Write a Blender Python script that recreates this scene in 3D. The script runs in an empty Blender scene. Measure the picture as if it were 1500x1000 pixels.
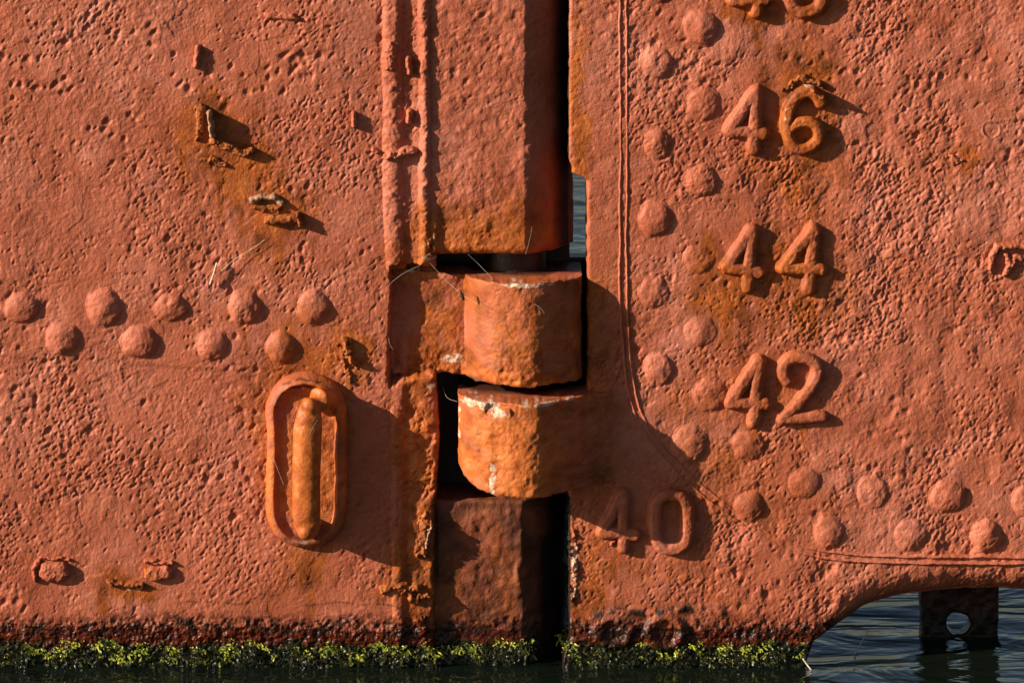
import bpy, math, random
import numpy as np
S = 0.001                      # one unit of the layout below is one millimetre
sc = bpy.context.scene
C = sc.collection

# ------------------------------------------------------------------ camera, sky, sun
D, CH = 5.6, 1.2
cam_d = bpy.data.cameras.new('camera'); cam = bpy.data.objects.new('camera', cam_d); C.objects.link(cam)
cam.location = (0, -D, CH); cam.rotation_euler = (math.radians(90), 0, 0)
cam_d.sensor_width = 36; cam_d.lens = 36*D/1.5
cam_d.shift_y = -CH/1.5
cam_d.clip_start = 0.05; cam_d.clip_end = 9000
sc.camera = cam
cam_d.dof.use_dof = True; cam_d.dof.focus_distance = D; cam_d.dof.aperture_fstop = 18

SUN = np.array([-2.7, -1.0, 1.1]); SUN = SUN/np.linalg.norm(SUN)     # towards the sun
elev = math.asin(SUN[2]); azim = math.atan2(SUN[0], SUN[1])           # azimuth from +Y, clockwise towards +X
w = bpy.data.worlds.new('World'); sc.world = w; w.use_nodes = True
nt = w.node_tree; bg = nt.nodes['Background']
sky = nt.nodes.new('ShaderNodeTexSky'); sky.sky_type = 'NISHITA'; sky.sun_disc = False
sky.sun_elevation = elev; sky.sun_rotation = azim
nt.links.new(sky.outputs[0], bg.inputs[0]); bg.inputs[1].default_value = 0.05
sl = bpy.data.lights.new('sun', 'SUN'); sun = bpy.data.objects.new('sun', sl); C.objects.link(sun)
sl.energy = 5.0; sl.angle = math.radians(0.5); sl.color = (1.0, 0.9, 0.76)
import mathutils
sun.rotation_euler = mathutils.Vector(SUN).to_track_quat('Z', 'Y').to_euler()
sun.location = (-3, -3, 3)
sc.view_settings.view_transform = 'Standard'; sc.view_settings.look = 'None'
sc.view_settings.gamma = 1; sc.view_settings.exposure = 0.76

# ------------------------------------------------------------------ materials
def new_mat(name):
    m = bpy.data.materials.new(name); m.use_nodes = True
    t = m.node_tree; return m, t, t.nodes['Principled BSDF']
def N(t, kind, **kw):
    n = t.nodes.new('ShaderNode'+kind)
    for k, v in kw.items(): setattr(n, k, v)
    return n
def noise(t, co, scale, detail=4, rough=.55, dist=0):
    n = N(t, 'TexNoise'); n.inputs['Scale'].default_value = scale; n.inputs['Detail'].default_value = detail
    n.inputs['Roughness'].default_value = rough; n.inputs['Distortion'].default_value = dist
    t.links.new(co, n.inputs['Vector']); return n.outputs['Fac']
def ramp(t, fac, stops):
    r = N(t, 'ValToRGB'); e = r.color_ramp.elements
    while len(e) < len(stops): e.new(0.5)
    for q, (p, c) in zip(e, stops): q.position = p; q.color = (*c, 1) if len(c) == 3 else c
    t.links.new(fac, r.inputs[0]); return r.outputs[0]
def mix(t, fac, a, b, mode='MIX'):
    m = N(t, 'MixRGB', blend_type=mode)
    for s, v in ((0, fac), (1, a), (2, b)):
        if isinstance(v, (int, float)): m.inputs[s].default_value = v
        elif isinstance(v, tuple): m.inputs[s].default_value = (*v, 1)
        else: t.links.new(v, m.inputs[s])
    return m.outputs[0]
def mth(t, op, a, b=0.0):
    m = N(t, 'Math', operation=op)
    for s, v in ((0, a), (1, b)):
        if isinstance(v, (int, float)): m.inputs[s].default_value = v
        else: t.links.new(v, m.inputs[s])
    return m.outputs[0]

def paint_material():
    m, t, b = new_mat('red_oxide_paint')
    co = N(t, 'NewGeometry').outputs['Position']
    at = N(t, 'Attribute', attribute_name='mask'); sp = N(t, 'SeparateColor'); t.links.new(at.outputs['Color'], sp.inputs[0])
    rust, grime_shade, wet, green = sp.outputs[0], sp.outputs[1], sp.outputs[2], at.outputs['Alpha']
    p = ramp(t, noise(t, co, 6.5, 6, .66, .8), [(.28, (.30, .068, .028)), (.5, (.42, .114, .056)), (.72, (.51, .172, .108))])
    p = mix(t, mth(t, 'MULTIPLY', ramp(t, noise(t, co, 75, 4, .65), [(.45, (0,)*3), (.7, (1,)*3)]), .5), p, (.31, .066, .028))
    p = mix(t, mth(t, 'MULTIPLY', ramp(t, noise(t, co, 300, 3, .6), [(.56, (0,)*3), (.74, (1,)*3)]), .22), p, (.55, .22, .155))
    r = ramp(t, noise(t, co, 28, 6, .68, .5), [(.25, (.07, .020, .007)), (.42, (.21, .050, .010)), (.58, (.37, .085, .014)), (.78, (.50, .145, .032))])
    c = mix(t, rust, p, r)
    at3 = N(t, 'Attribute', attribute_name='ochre')
    c = mix(t, at3.outputs['Fac'], c, ramp(t, noise(t, co, 35, 5, .65, .4), [(.3, (.30, .065, .012)), (.48, (.48, .12, .022)), (.62, (.55, .165, .038)), (.78, (.58, .25, .11))]))
    rb = ramp(t, noise(t, co, 90, 5, .7), [(.3, (.012, .004, .002)), (.48, (.065, .010, .003)), (.75, (.17, .028, .007))])
    c = mix(t, wet, c, rb)
    gr = ramp(t, noise(t, co, 140, 3, .7), [(.35, (.006, .006, .003)), (.6, (.018, .02, .005)), (.8, (.05, .06, .012))])
    c = mix(t, green, c, gr)
    at2 = N(t, 'Attribute', attribute_name='bare')
    c = mix(t, at2.outputs['Fac'], c, ramp(t, noise(t, co, 200, 4, .7), [(.35, (.30, .13, .07)), (.55, (.62, .42, .30)), (.75, (.72, .58, .46))]))
    c = mix(t, grime_shade, c, (.016, .009, .006))
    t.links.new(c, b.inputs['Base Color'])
    rg = mth(t, 'ADD', .40, mth(t, 'MULTIPLY', noise(t, co, 60, 4), .22))
    rg = mth(t, 'SUBTRACT', rg, mth(t, 'MULTIPLY', mth(t, 'MAXIMUM', wet, green), .30))
    t.links.new(rg, b.inputs['Roughness']); b.inputs['Specular IOR Level'].default_value = .22
    bp = N(t, 'Bump'); bp.inputs['Strength'].default_value = .8; bp.inputs['Distance'].default_value = .0010
    h = mth(t, 'ADD', noise(t, co, 480, 3, .6), mth(t, 'MULTIPLY', noise(t, co, 190, 3, .5), 1.5))
    t.links.new(h, bp.inputs['Height']); t.links.new(bp.outputs[0], b.inputs['Normal'])
    return m
M_PAINT = paint_material()

def rust_material(name, stops, rough=.5, scale=40, bumpd=.0015, spec=.4):
    m, t, b = new_mat(name)
    co = N(t, 'NewGeometry').outputs['Position']
    t.links.new(ramp(t, noise(t, co, scale, 6, .68, .5), stops), b.inputs['Base Color'])
    b.inputs['Roughness'].default_value = rough; b.inputs['Specular IOR Level'].default_value = spec
    bp = N(t, 'Bump'); bp.inputs['Strength'].default_value = .7; bp.inputs['Distance'].default_value = bumpd
    t.links.new(noise(t, co, 220, 5, .65), bp.inputs['Height']); t.links.new(bp.outputs[0], b.inputs['Normal'])
    return m
M_RUST = rust_material('rust_stained_paint', [(.28, (.17, .036, .008)), (.45, (.38, .085, .014)), (.6, (.50, .14, .028)), (.8, (.55, .20, .07))], .42, spec=.3)
M_FLAKE = rust_material('flaking_rust', [(.28, (.045, .014, .005)), (.45, (.20, .05, .010)), (.6, (.40, .12, .03)), (.8, (.55, .25, .12))], .6, 90, spec=.15)
M_DARK = rust_material('dark_wet_iron', [(.3, (.008, .004, .003)), (.55, (.03, .009, .005)), (.8, (.07, .02, .01))], .4, 60)
M_STRAW = rust_material('dry_straw', [(.3, (.55, .38, .20)), (.7, (.75, .60, .40))], .6, 300)
M_COCOON = rust_material('insect_cocoon', [(.3, (.03, .015, .008)), (.7, (.14, .08, .04))], .7, 600, spec=.1)
M_WEB = rust_material('web_silk', [(.3, (.34, .28, .23)), (.7, (.5, .44, .38))], .35, 100)
M_GREYSCALE = rust_material('weathered_grey_scale', [(.3, (.16, .07, .035)), (.5, (.34, .17, .09)), (.72, (.46, .31, .20))], .55, 120)

def algae_material():
    m, t, b = new_mat('green_algae')
    co = N(t, 'NewGeometry').outputs['Position']
    c = ramp(t, noise(t, co, 26, 5, .62), [(.34, (.05, .06, .006)), (.45, (.20, .22, .018)), (.58, (.48, .47, .045)), (.72, (.64, .60, .10))])
    t.links.new(c, b.inputs['Base Color']); b.inputs['Roughness'].default_value = .3
    b.inputs['Subsurface Weight'].default_value = 0.0
    return m
M_ALGAE = algae_material()

def water_material():
    m, t, b = new_mat('harbour_water')
    co = N(t, 'NewGeometry').outputs['Position']
    mp = N(t, 'Mapping'); mp.inputs['Scale'].default_value = (.8, 1.5, 1); mp.inputs['Rotation'].default_value = (0, 0, .25)
    t.links.new(co, mp.inputs['Vector'])
    b.inputs['Base Color'].default_value = (.005, .008, .005, 1)
    b.inputs['Roughness'].default_value = .07; b.inputs['Specular IOR Level'].default_value = .36; b.inputs['IOR'].default_value = 1.33
    h = mth(t, 'ADD', noise(t, mp.outputs[0], 6, 3, .45, 1.2), mth(t, 'MULTIPLY', noise(t, mp.outputs[0], 19, 2, .5, .6), .12))
    bp = N(t, 'Bump'); bp.inputs['Strength'].default_value = 1.0; bp.inputs['Distance'].default_value = .016
    t.links.new(h, bp.inputs['Height']); t.links.new(bp.outputs[0], b.inputs['Normal'])
    return m
M_WATER = water_material()

# ------------------------------------------------------------------ number helpers
_rng = np.random.RandomState(7)
_LAT = _rng.rand(512, 512)*2-1
def vn(X, Y, s, seed=0):
    x = X/s+seed*37.17; y = Y/s+seed*91.73
    xi = np.floor(x).astype(np.int64); yi = np.floor(y).astype(np.int64)
    fx = x-xi; fy = y-yi; fx = fx*fx*fx*(fx*(fx*6-15)+10); fy = fy*fy*fy*(fy*(fy*6-15)+10)
    a = _LAT[yi & 511, xi & 511]; b = _LAT[yi & 511, (xi+1) & 511]
    c = _LAT[(yi+1) & 511, xi & 511]; d = _LAT[(yi+1) & 511, (xi+1) & 511]
    return (a+(b-a)*fx)*(1-fy)+(c+(d-c)*fx)*fy
def fbm(X, Y, s, o=4, seed=0, g=.55):
    r = 0; a = 1.0
    for k in range(o):
        r = r+a*vn(X, Y, s, seed+k*3); s /= 2.03; a *= g
    return r
def ss(a, b, x):
    t = np.clip((x-a)/(b-a), 0, 1); return t*t*(3-2*t)
def smax(a, b, k=4.0): return np.log(np.exp(np.clip(a/k, -60, 60))+np.exp(np.clip(b/k, -60, 60)))*k
def seg(X, Y, pts):
    """distance to a polyline"""
    d = np.full(X.shape, 1e9)
    for (x0, y0), (x1, y1) in zip(pts[:-1], pts[1:]):
        dx, dy = x1-x0, y1-y0; L = dx*dx+dy*dy+1e-9
        t = np.clip(((X-x0)*dx+(Y-y0)*dy)/L, 0, 1)
        d = np.minimum(d, np.hypot(X-x0-t*dx, Y-y0-t*dy))
    return d
def catmull(pts, n=8, closed=False):
    P = [np.array(p, float) for p in pts]; out = []
    m = len(P)
    rng_ = range(m) if closed else range(m-1)
    for i in rng_:
        if closed: p0, p1, p2, p3 = P[(i-1) % m], P[i], P[(i+1) % m], P[(i+2) % m]
        else: p0, p1, p2, p3 = P[max(i-1, 0)], P[i], P[i+1], P[min(i+2, m-1)]
        for k in range(n):
            t = k/n
            out.append(tuple(.5*((2*p1)+(-p0+p2)*t+(2*p0-5*p1+4*p2-p3)*t*t+(-p0+3*p1-3*p2+p3)*t**3)))
    out.append(tuple(P[0]) if closed else tuple(P[-1]))
    return out
def bez(X, Y, pts): return seg(X, Y, pts)

# pits in the paint: sparse impulses convolved with small bowls, periodic map 2048 x 2048 mm
PW = 2048
def build_pits():
    rng = np.random.RandomState(11)
    yy, xx = np.meshgrid(np.arange(PW), np.arange(PW), indexing='ij')
    per = lambda s, sd: vn(xx*1.0, yy*1.0, s, sd)
    dens = np.clip(.45+1.1*per(75, 5)+.7*per(28, 6), .08, 3)**1.15
    dens2 = np.clip(.12+1.1*per(95, 8)+.5*per(30, 9), .004, 2)**1.3
    # denser, rougher on the hull side and in the top left corner
    dens = dens*(1+.8*(xx > 900))
    dens2 = dens2*(1+1.6*np.exp(-((xx-130)**2+(yy-40)**2)/160.**2))
    H = np.zeros((PW, PW))
    k = np.minimum(np.arange(PW), PW-np.arange(PW)); sgn = np.where(np.arange(PW) < PW/2, 1, -1)
    kx = (k*sgn)[None, :]; ky = (k*sgn)[:, None]
    for (rx, ry, ang, dep, cnt, dn) in [
        (1.3, 2.4, .6, 1.5, 26000, dens), (1.8, 1.8, .3, 1.6, 16000, dens), (1.9, 3.6, .7, 1.9, 8000, dens), (2.6, 1.8, -.5, 1.8, 2200, dens),
        (3.2, 4.0, .3, 3.6, 1100, dens2), (2.8, 5.0, .8, 3.6, 900, dens2), (4.6, 5.6, .5, 4.6, 260, dens2),
        (3.2, 2.4, .9, -1.0, 6000, dens), (6.0, 4.5, .2, -.9, 1500, dens)]:
        pr = (dn/dn.sum()).ravel(); cs = np.cumsum(pr)
        idx = np.minimum(np.searchsorted(cs, rng.rand(cnt)), PW*PW-1)
        imp = np.zeros(PW*PW); np.add.at(imp, idx, dep*(.35+.9*rng.rand(cnt)))
        c, s = math.cos(ang), math.sin(ang)
        r2 = ((kx*c+ky*s)/rx)**2+((-kx*s+ky*c)/ry)**2
        ker = np.exp(-(r2**1.3)*.75)
        H -= np.real(np.fft.ifft2(np.fft.fft2(imp.reshape(PW, PW))*np.fft.fft2(ker)))
    H = np.where(H < 0, -5.2*np.tanh(-H/5.2), 3*np.tanh(H/3))
    return H
PITS = build_pits()
def pits(X, Y):
    wx = 1.2*vn(X, Y, 7, 62)+.7*vn(X, Y, 3.2, 64); wy = 1.2*vn(X, Y, 7, 63)+.7*vn(X, Y, 3.2, 65)
    x = (X+wx) % PW; y = (Y+wy) % PW
    xi = np.floor(x).astype(np.int64); yi = np.floor(y).astype(np.int64); fx = x-xi; fy = y-yi
    a = PITS[yi % PW, xi % PW]; b = PITS[yi % PW, (xi+1) % PW]; c = PITS[(yi+1) % PW, xi % PW]; d = PITS[(yi+1) % PW, (xi+1) % PW]
    return (a+(b-a)*fx)*(1-fy)+(c+(d-c)*fx)*fy

# ------------------------------------------------------------------ masks (rust, dirt with painted shade, wet band, algae film)
RUSTS = [  # x, y, rx, ry, strength
 (312, 190, 56, 60, 1.2), (345, 248, 66, 50, 1.0), (402, 305, 54, 50, 1.0), (375, 360, 45, 55, .35), (355, 430, 40, 30, .25),
 (345, 180, 50, 40, .6), (300, 150, 30, 30, .5),
 (445, 620, 62, 150, 1.0), (445, 555, 70, 40, .9), (515, 520, 30, 42, 1.1), (450, 840, 40, 50, .75), (420, 870, 60, 40, .4), (480, 560, 50, 30, .6),
 (610, 640, 34, 130, .95), (615, 800, 36, 110, 1.1), (590, 850, 30, 60, .6), (625, 560, 40, 34, .9), (650, 535, 55, 30, 1.1), (640, 480, 40, 80, .55),
 (600, 385, 26, 34, .8), (628, 340, 26, 50, 1.0), (700, 350, 110, 38, .95), (655, 320, 30, 40, .8), (780, 330, 60, 60, .6),
 (765, 480, 110, 90, .50), (740, 550, 110, 26, 1.0), (850, 480, 40, 110, .8), (690, 430, 30, 30, .6),
 (715, 660, 60, 70, .95), (780, 690, 90, 60, .8), (800, 590, 90, 20, .8), (860, 640, 40, 60, .5),
 (740, 830, 130, 120, .45), (700, 900, 90, 60, .5), (875, 430, 22, 60, .55), (843, 200, 12, 200, .7), (848, 250, 18, 30, 1.0),
 (875, 700, 40, 60, .45), (900, 830, 60, 40, .6), (860, 870, 34, 60, .8), (930, 770, 60, 50, .25),
 (1180, 125, 58, 58, 1.1), (1180, 190, 60, 64, .8), (1170, 260, 80, 64, .55), (1150, 390, 90, 75, .7), (1080, 420, 70, 64, .8), (1150, 460, 90, 46, .65),
 (1130, 570, 80, 80, .5), (1060, 500, 50, 60, .35), (1040, 380, 26, 30, .6), (1110, 10, 60, 24, .7), (1180, 15, 50, 20, .6),
 (1100, 690, 110, 70, .35), (1005, 735, 60, 40, .30), (1400, 235, 22, 16, .7), (1480, 350, 40, 20, .25), (1000, 830, 60, 40, .3), (1010, 610, 60, 60, .3),
 (182, 855, 36, 14, .9), (150, 850, 26, 20, .6), (285, 470, 30, 20, .2), (232, 836, 10, 8, .8), (610, 100, 20, 60, .12), (500, 480, 30, 30, .4),
 (950, 890, 130, 20, .3)]
def masks(X, Y):
    wx = X+14*fbm(X, Y, 40, 3, 21)+4*vn(X, Y, 8, 3); wy = Y+14*fbm(X, Y, 40, 3, 25)+4*vn(X, Y, 8, 4)
    r = np.zeros(X.shape)
    for x, y, rx, ry, s in RUSTS:
        near = (np.abs(X-x) < rx*2.4+30) & (np.abs(Y-y) < ry*2.4+30)
        if near.any():
            q = ((wx[near]-x)/rx)**2+((wy[near]-y)/ry)**2
            r[near] = np.maximum(r[near], s*np.exp(-q*.9))
    # streaks run down
    for k, (x, y, L, wd, st) in enumerate(STREAKS):
        near = (np.abs(X-x) < wd*6+8) & (Y > y-15) & (Y < y+L*1.4)
        if near.any():
            xx = X[near]-x-3*vn(Y[near], X[near]*0+k*9., 26, 35); t = (Y[near]-y)/L
            r[near] = np.maximum(r[near], st*np.exp(-(xx/(wd*(1+.5*np.clip(t, 0, 1))))**2)*ss(-.08, .05, t)*(1-ss(.45, 1.3, t))*(1+.5*vn(X[near], Y[near]*.15, 4, 36)))
    r = r*(1+.5*vn(X, Y*.25, 9, 31))+.16*np.clip(fbm(X, Y, 110, 4, 33), 0, 1)
    rust = np.clip((r-.12)*1.75, 0, 1)
    # speckled waterline
    n = fbm(X, Y, 14, 4, 41); n2 = fbm(X, Y, 60, 2, 45)
    lvl = 899+7*n2-4*(X < 640)+10*np.exp(-((X-610)/50)**2)
    spk = ss(-8, 22, Y-lvl)*(1-ss(30, 45, Y-lvl))
    n5 = fbm(X, Y, 5, 3, 43)
    grime_shade = .9*ss(.15, .45, .5*n+n5+.9*spk-.75)*spk
    # thin scum lines
    grime_shade = np.maximum(grime_shade, .6*np.exp(-((Y-884-4*n2-(X-400)*.01)/1.6)**2)*ss(.0, .5, n+.4)*(X < 640)*(X > 260))
    # black tarry patches at the foot of the stern post
    tar_shade = np.maximum(np.exp(-((seg(X, Y, [(865, 905), (900, 893), (950, 898), (1010, 890), (1060, 897)])-1)/6)**2)*ss(-.5, .3, n),
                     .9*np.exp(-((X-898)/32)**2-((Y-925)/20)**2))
    tar_shade = np.maximum(tar_shade, .9*np.exp(-((X-838)/9)**2)*ss(770, 800, Y)*ss(-.3, .4, n)*(1-ss(880, 900, Y)))
    tar_shade = np.maximum(tar_shade, .95*np.exp(-((X-622)/16)**2-((Y-785)/36)**2)*ss(-.3, .3, n))
    tar_shade = np.maximum(tar_shade, .9*np.exp(-((X-640)/6)**2)*ss(700, 760, Y)*(1-ss(840, 900, Y)))  # darker strip down the lower rudder edge
    tar_shade = np.maximum(tar_shade, (.36+.35*ss(-.3, .6, fbm(X, Y, 50, 3, 47))+.6*ss(780, 812, X))*(X < 836)*(X > 641)*(Y > 726))  # dark rusty lower post, plus shade painted in towards its right side
    tar_shade = np.maximum(tar_shade, .92*ss(802, 828, X)*(X < 834)*(Y < 372))  # occlusion shade painted on the right side of the upper post
    tar_shade = np.maximum(tar_shade, .7*np.exp(-((Y-742)/14)**2)*(X > 640)*(X < 836)*(Y > 732))  # darker band along the top of the lower post
    grime_shade = np.maximum(grime_shade, np.clip(tar_shade, 0, 1))
    # dark lines along cavities round the hinge, digit and handle
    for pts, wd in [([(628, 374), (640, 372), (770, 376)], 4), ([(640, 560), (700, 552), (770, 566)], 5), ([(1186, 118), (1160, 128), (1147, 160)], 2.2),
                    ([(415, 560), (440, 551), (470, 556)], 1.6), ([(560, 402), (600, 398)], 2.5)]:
        grime_shade = np.maximum(grime_shade, .75*np.exp(-(seg(X, Y, pts)/wd)**2)*ss(-.6, .3, vn(X, Y, 7, 50)))
    wet = ss(911, 922, Y+6*n)
    green = ss(936, 948, Y+7*n+5*n2)
    wet = np.maximum(wet, .5*ss(893, 908, Y+7*n))
    bare = np.zeros(X.shape)
    for x, y, rx, ry, st in BARE:
        bare = np.maximum(bare, st*np.exp(-((X-x)/rx)**2-((Y-y)/ry)**2))
    och = np.zeros(X.shape)
    for x, y, rx, ry, st in OCHRE:
        och = np.maximum(och, st*np.exp(-((wx-x)/rx)**2-((wy-y)/ry)**2))
    och = np.clip((och*(.9+.5*fbm(X, Y, 26, 4, 57))-.12)*1.3, 0, .92)
    bare = ss(.30, .48, bare*(.75+.45*fbm(X, Y, 9, 4, 55)+.1*vn(X, Y, 3, 58)))
    return np.stack([rust, grime_shade, np.clip(wet, 0, 1), green, bare, och], -1)
OCHRE = [(740, 650, 95, 75, 1.1), (750, 550, 90, 22, .9), (770, 470, 90, 70, .45), (448, 640, 66, 130, .75), (610, 650, 34, 110, .7), (615, 800, 30, 60, .6), (730, 350, 110, 28, .9),
         (350, 260, 40, 30, .5), (410, 320, 26, 16, .7), (1180, 190, 40, 50, .5), (1110, 395, 30, 30, .35), (1190, 395, 30, 40, .35), (843, 130, 10, 160, .7), (870, 800, 30, 50, .4), (515, 520, 26, 40, .6), (630, 360, 20, 60, .7)]
STREAKS = [(452, 800, 100, 9, 1.0), (434, 802, 70, 5, .8), (468, 800, 80, 5, .8), (445, 805, 95, 22, .45), (1098, 424, 70, 6, .8), (1185, 426, 80, 6, .8), (1104, 222, 60, 5, .6), (1182, 222, 110, 9, .8),
           (1106, 620, 60, 5, .7), (1175, 616, 70, 9, .5), (322, 240, 90, 8, .8), (350, 232, 110, 6, .8), (410, 330, 90, 8, .7), (384, 335, 60, 5, .6), (358, 466, 70, 6, .6), (512, 540, 60, 6, .8),
           (1392, 245, 40, 4, .6), (985, 812, 50, 6, .5), (1026, 500, 60, 5, .4), (150, 860, 50, 8, .8), (188, 862, 45, 5, .7), (962, 110, 40, 4, .35), (1446, 800, 40, 5, .4), (700, 380, 40, 6, .6), (606, 880, 50, 9, .7), (1110, 24, 60, 6, .7), (1182, 24, 70, 7, .6)]
BARE = [(705, 577, 34, 7, 1.0), (735, 588, 20, 9, .75), (673, 600, 3, 60, .6), (800, 574, 70, 3.5, .7), (664, 528, 20, 9, .75), (722, 680, 5, 26, 1.0), (435, 566, 26, 7, .6),
        (842, 840, 5, 55, .75), (770, 408, 60, 4, .7), (1182, 122, 24, 9, .6), (1150, 160, 4, 26, .5), (628, 376, 12, 6, .8), (633, 350, 5, 20, .6), (610, 400, 20, 4, .6),
        (190, 862, 26, 6, .5), (446, 790, 16, 3, .5), (632, 566, 8, 6, .6)]

# ------------------------------------------------------------------ mesh building
def link(o, parent=None, label=None, cat=None, group=None, kind=None):
    C.objects.link(o)
    if parent is not None: o.parent = parent
    if label: o['label'] = label
    if cat: o['category'] = cat
    if group: o['group'] = group
    if kind: o['kind'] = kind
    return o
def raw_mesh(name, V, F, mat, smooth=True, mask=None, sharp_from=None):
    me = bpy.data.meshes.new(name)
    F = np.asarray(F, np.int32); n = F.shape[1]
    me.vertices.add(len(V)); me.vertices.foreach_set('co', np.asarray(V, np.float32).ravel())
    me.loops.add(F.size); me.loops.foreach_set('vertex_index', F.ravel())
    me.polygons.add(len(F)); me.polygons.foreach_set('loop_start', np.arange(0, F.size, n, dtype=np.int32))
    me.polygons.foreach_set('loop_total', np.full(len(F), n, np.int32))
    me.update(calc_edges=True)
    me.polygons.foreach_set('use_smooth', np.full(len(F), smooth))
    if mask is not None:
        a = me.attributes.new('mask', 'FLOAT_COLOR', 'POINT'); a.data.foreach_set('color', np.ascontiguousarray(mask[:, :4]).astype(np.float32).ravel())
        if mask.shape[1] > 5:
            a = me.attributes.new('ochre', 'FLOAT', 'POINT'); a.data.foreach_set('value', mask[:, 5].astype(np.float32).copy())
            a = me.attributes.new('bare', 'FLOAT', 'POINT'); a.data.foreach_set('value', mask[:, 4].astype(np.float32).copy())
    me.materials.append(mat); me.validate()
    return bpy.data.objects.new(name, me)
def W(X, Y, Dp): return np.stack([(X-750)*S, -Dp*S, (500-Y)*S], -1)

def relief(name, xs, ys, depth, sdf=None, back=None, mat=None, parent=None, mask_fn=masks, keep=None, flat_top=None, **kw):
    X, Y = np.meshgrid(xs, ys); X = X.astype(float); Y = Y.astype(float)
    nr, nc = X.shape
    if sdf is not None:
        xc = (X[:-1, :-1]+X[1:, 1:])/2; yc = (Y[:-1, :-1]+Y[1:, 1:])/2
        K = sdf(xc, yc) > 0
        P = np.zeros((nr+1, nc+1), bool); P[1:-1, 1:-1] = K
        cnt = P[:-1, :-1].astype(int)+P[1:, :-1]+P[:-1, 1:]+P[1:, 1:]
        used = cnt > 0
        inner = np.zeros((nr, nc), bool); inner[1:-1, 1:-1] = True
        bd = used & (cnt < 4) & inner
        for _ in range(3):
            x, y = X[bd], Y[bd]; f = sdf(x, y); e = .4
            gx = (sdf(x+e, y)-sdf(x-e, y))/(2*e); gy = (sdf(x, y+e)-sdf(x, y-e))/(2*e); g = gx*gx+gy*gy+1e-3
            st = np.clip(f/g, -1.2, 1.2); X[bd] = x-gx*st; Y[bd] = y-gy*st
    else:
        K = np.ones((nr-1, nc-1), bool); used = np.ones((nr, nc), bool)
    Dp = depth(X, Y)
    if keep is not None:
        h = keep(X, Y); hm = np.maximum(np.maximum(h[:-1, :-1], h[1:, 1:]), np.maximum(h[1:, :-1], h[:-1, 1:]))
        K &= hm > -1.6; used = np.zeros((nr, nc), bool)
        for a in (slice(0, -1), slice(1, None)):
            for b in (slice(0, -1), slice(1, None)): used[a, b] |= K
    ids = np.full((nr, nc), -1, np.int64); ids[used] = np.arange(used.sum())
    V = W(X, Y, Dp)[used]; mk = mask_fn(X[used], Y[used])
    F = np.stack([ids[1:, :-1][K], ids[1:, 1:][K], ids[:-1, 1:][K], ids[:-1, :-1][K]], -1)
    if back is not None:
        P = np.zeros((nr+1, nc+1), bool); P[1:-1, 1:-1] = K
        E = []
        up, dn = P[:-1, 1:-1], P[1:, 1:-1]
        a, b = ids[:, :-1], ids[:, 1:]
        m = up & ~dn; E.append(np.stack([a[m], b[m]], -1)); m = ~up & dn; E.append(np.stack([b[m], a[m]], -1))
        lf, rt = P[1:-1, :-1], P[1:-1, 1:]
        a, b = ids[:-1, :], ids[1:, :]
        m = lf & ~rt; E.append(np.stack([b[m], a[m]], -1)); m = ~lf & rt; E.append(np.stack([a[m], b[m]], -1))
        E = np.concatenate(E); u, inv = np.unique(E.ravel(), return_inverse=True); inv = inv.reshape(-1, 2)
        T = V[u].copy(); levels = [T]; nseg = 5 if flat_top is None else 14
        for q in range(1, nseg+1):
            L = T.copy(); L[:, 1] = T[:, 1]+(-back*S-T[:, 1])*q/nseg
            j = 1.2*S*np.sin(q*2.1)
            L[:, 0] += j*vn(T[:, 2]*1000, np.full(len(T), q*30.), 9, 60); L[:, 2] += j*vn(T[:, 0]*1000, np.full(len(T), q*30.), 9, 61)
            if flat_top is not None:
                zt = (500-flat_top)*S; tp = np.abs(T[:, 2]-zt) < .006; L[tp, 2] = (zt+(L[tp, 2]-zt)*max(0, 1-q*3/nseg)*.9+.7*S*vn(T[tp, 0]*1000, np.full(tp.sum(), q*9.), 14, 66)*(q < nseg))
            levels.append(L)
        base = len(V); nu = len(u)
        mks = [mk]
        for q in range(nseg+1):
            mq = mk[u].copy()
            if flat_top is not None and q:
                tx = T[:, 0]*1000+750; dd = (levels[q][:, 1]-T[:, 1])*1000
                mq[:, 4] *= ss(-.1, .35, fbm(tx, dd, 11, 3, 68)+.25-dd/60); mq[:, 0] = np.clip(.5+.8*fbm(tx, dd, 16, 3, 69), 0, 1); mq[:, 1] = np.maximum(mq[:, 1], .9*ss(45, 80, dd))  # last term paints shade into the back of the cap
            mks.append(mq)
        V = np.concatenate([V]+levels); mk = np.concatenate(mks)
        for q in range(nseg):
            o0 = base+q*nu; o1 = o0+nu
            F = np.concatenate([F, np.stack([inv[:, 0]+o0, inv[:, 0]+o1, inv[:, 1]+o1, inv[:, 1]+o0], -1)])
    o = raw_mesh(name, V, F, mat or M_PAINT, True, mk)
    return link(o, parent, **kw)

def axis(a, b, step, lo=None, hi=None, far=22):
    c = list(np.arange(a, b+step*.5, step))
    def grow(start, end, sg):
        out = []; s = step; p = start
        while (p-end)*sg < 0:
            s = min(s*1.12, far); p = p+s*sg; out.append(p)
        return out
    if lo is not None: c = grow(c[0], lo, -1)[::-1]+c
    if hi is not None: c = c+grow(c[-1], hi, 1)
    return np.array(c)

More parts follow.
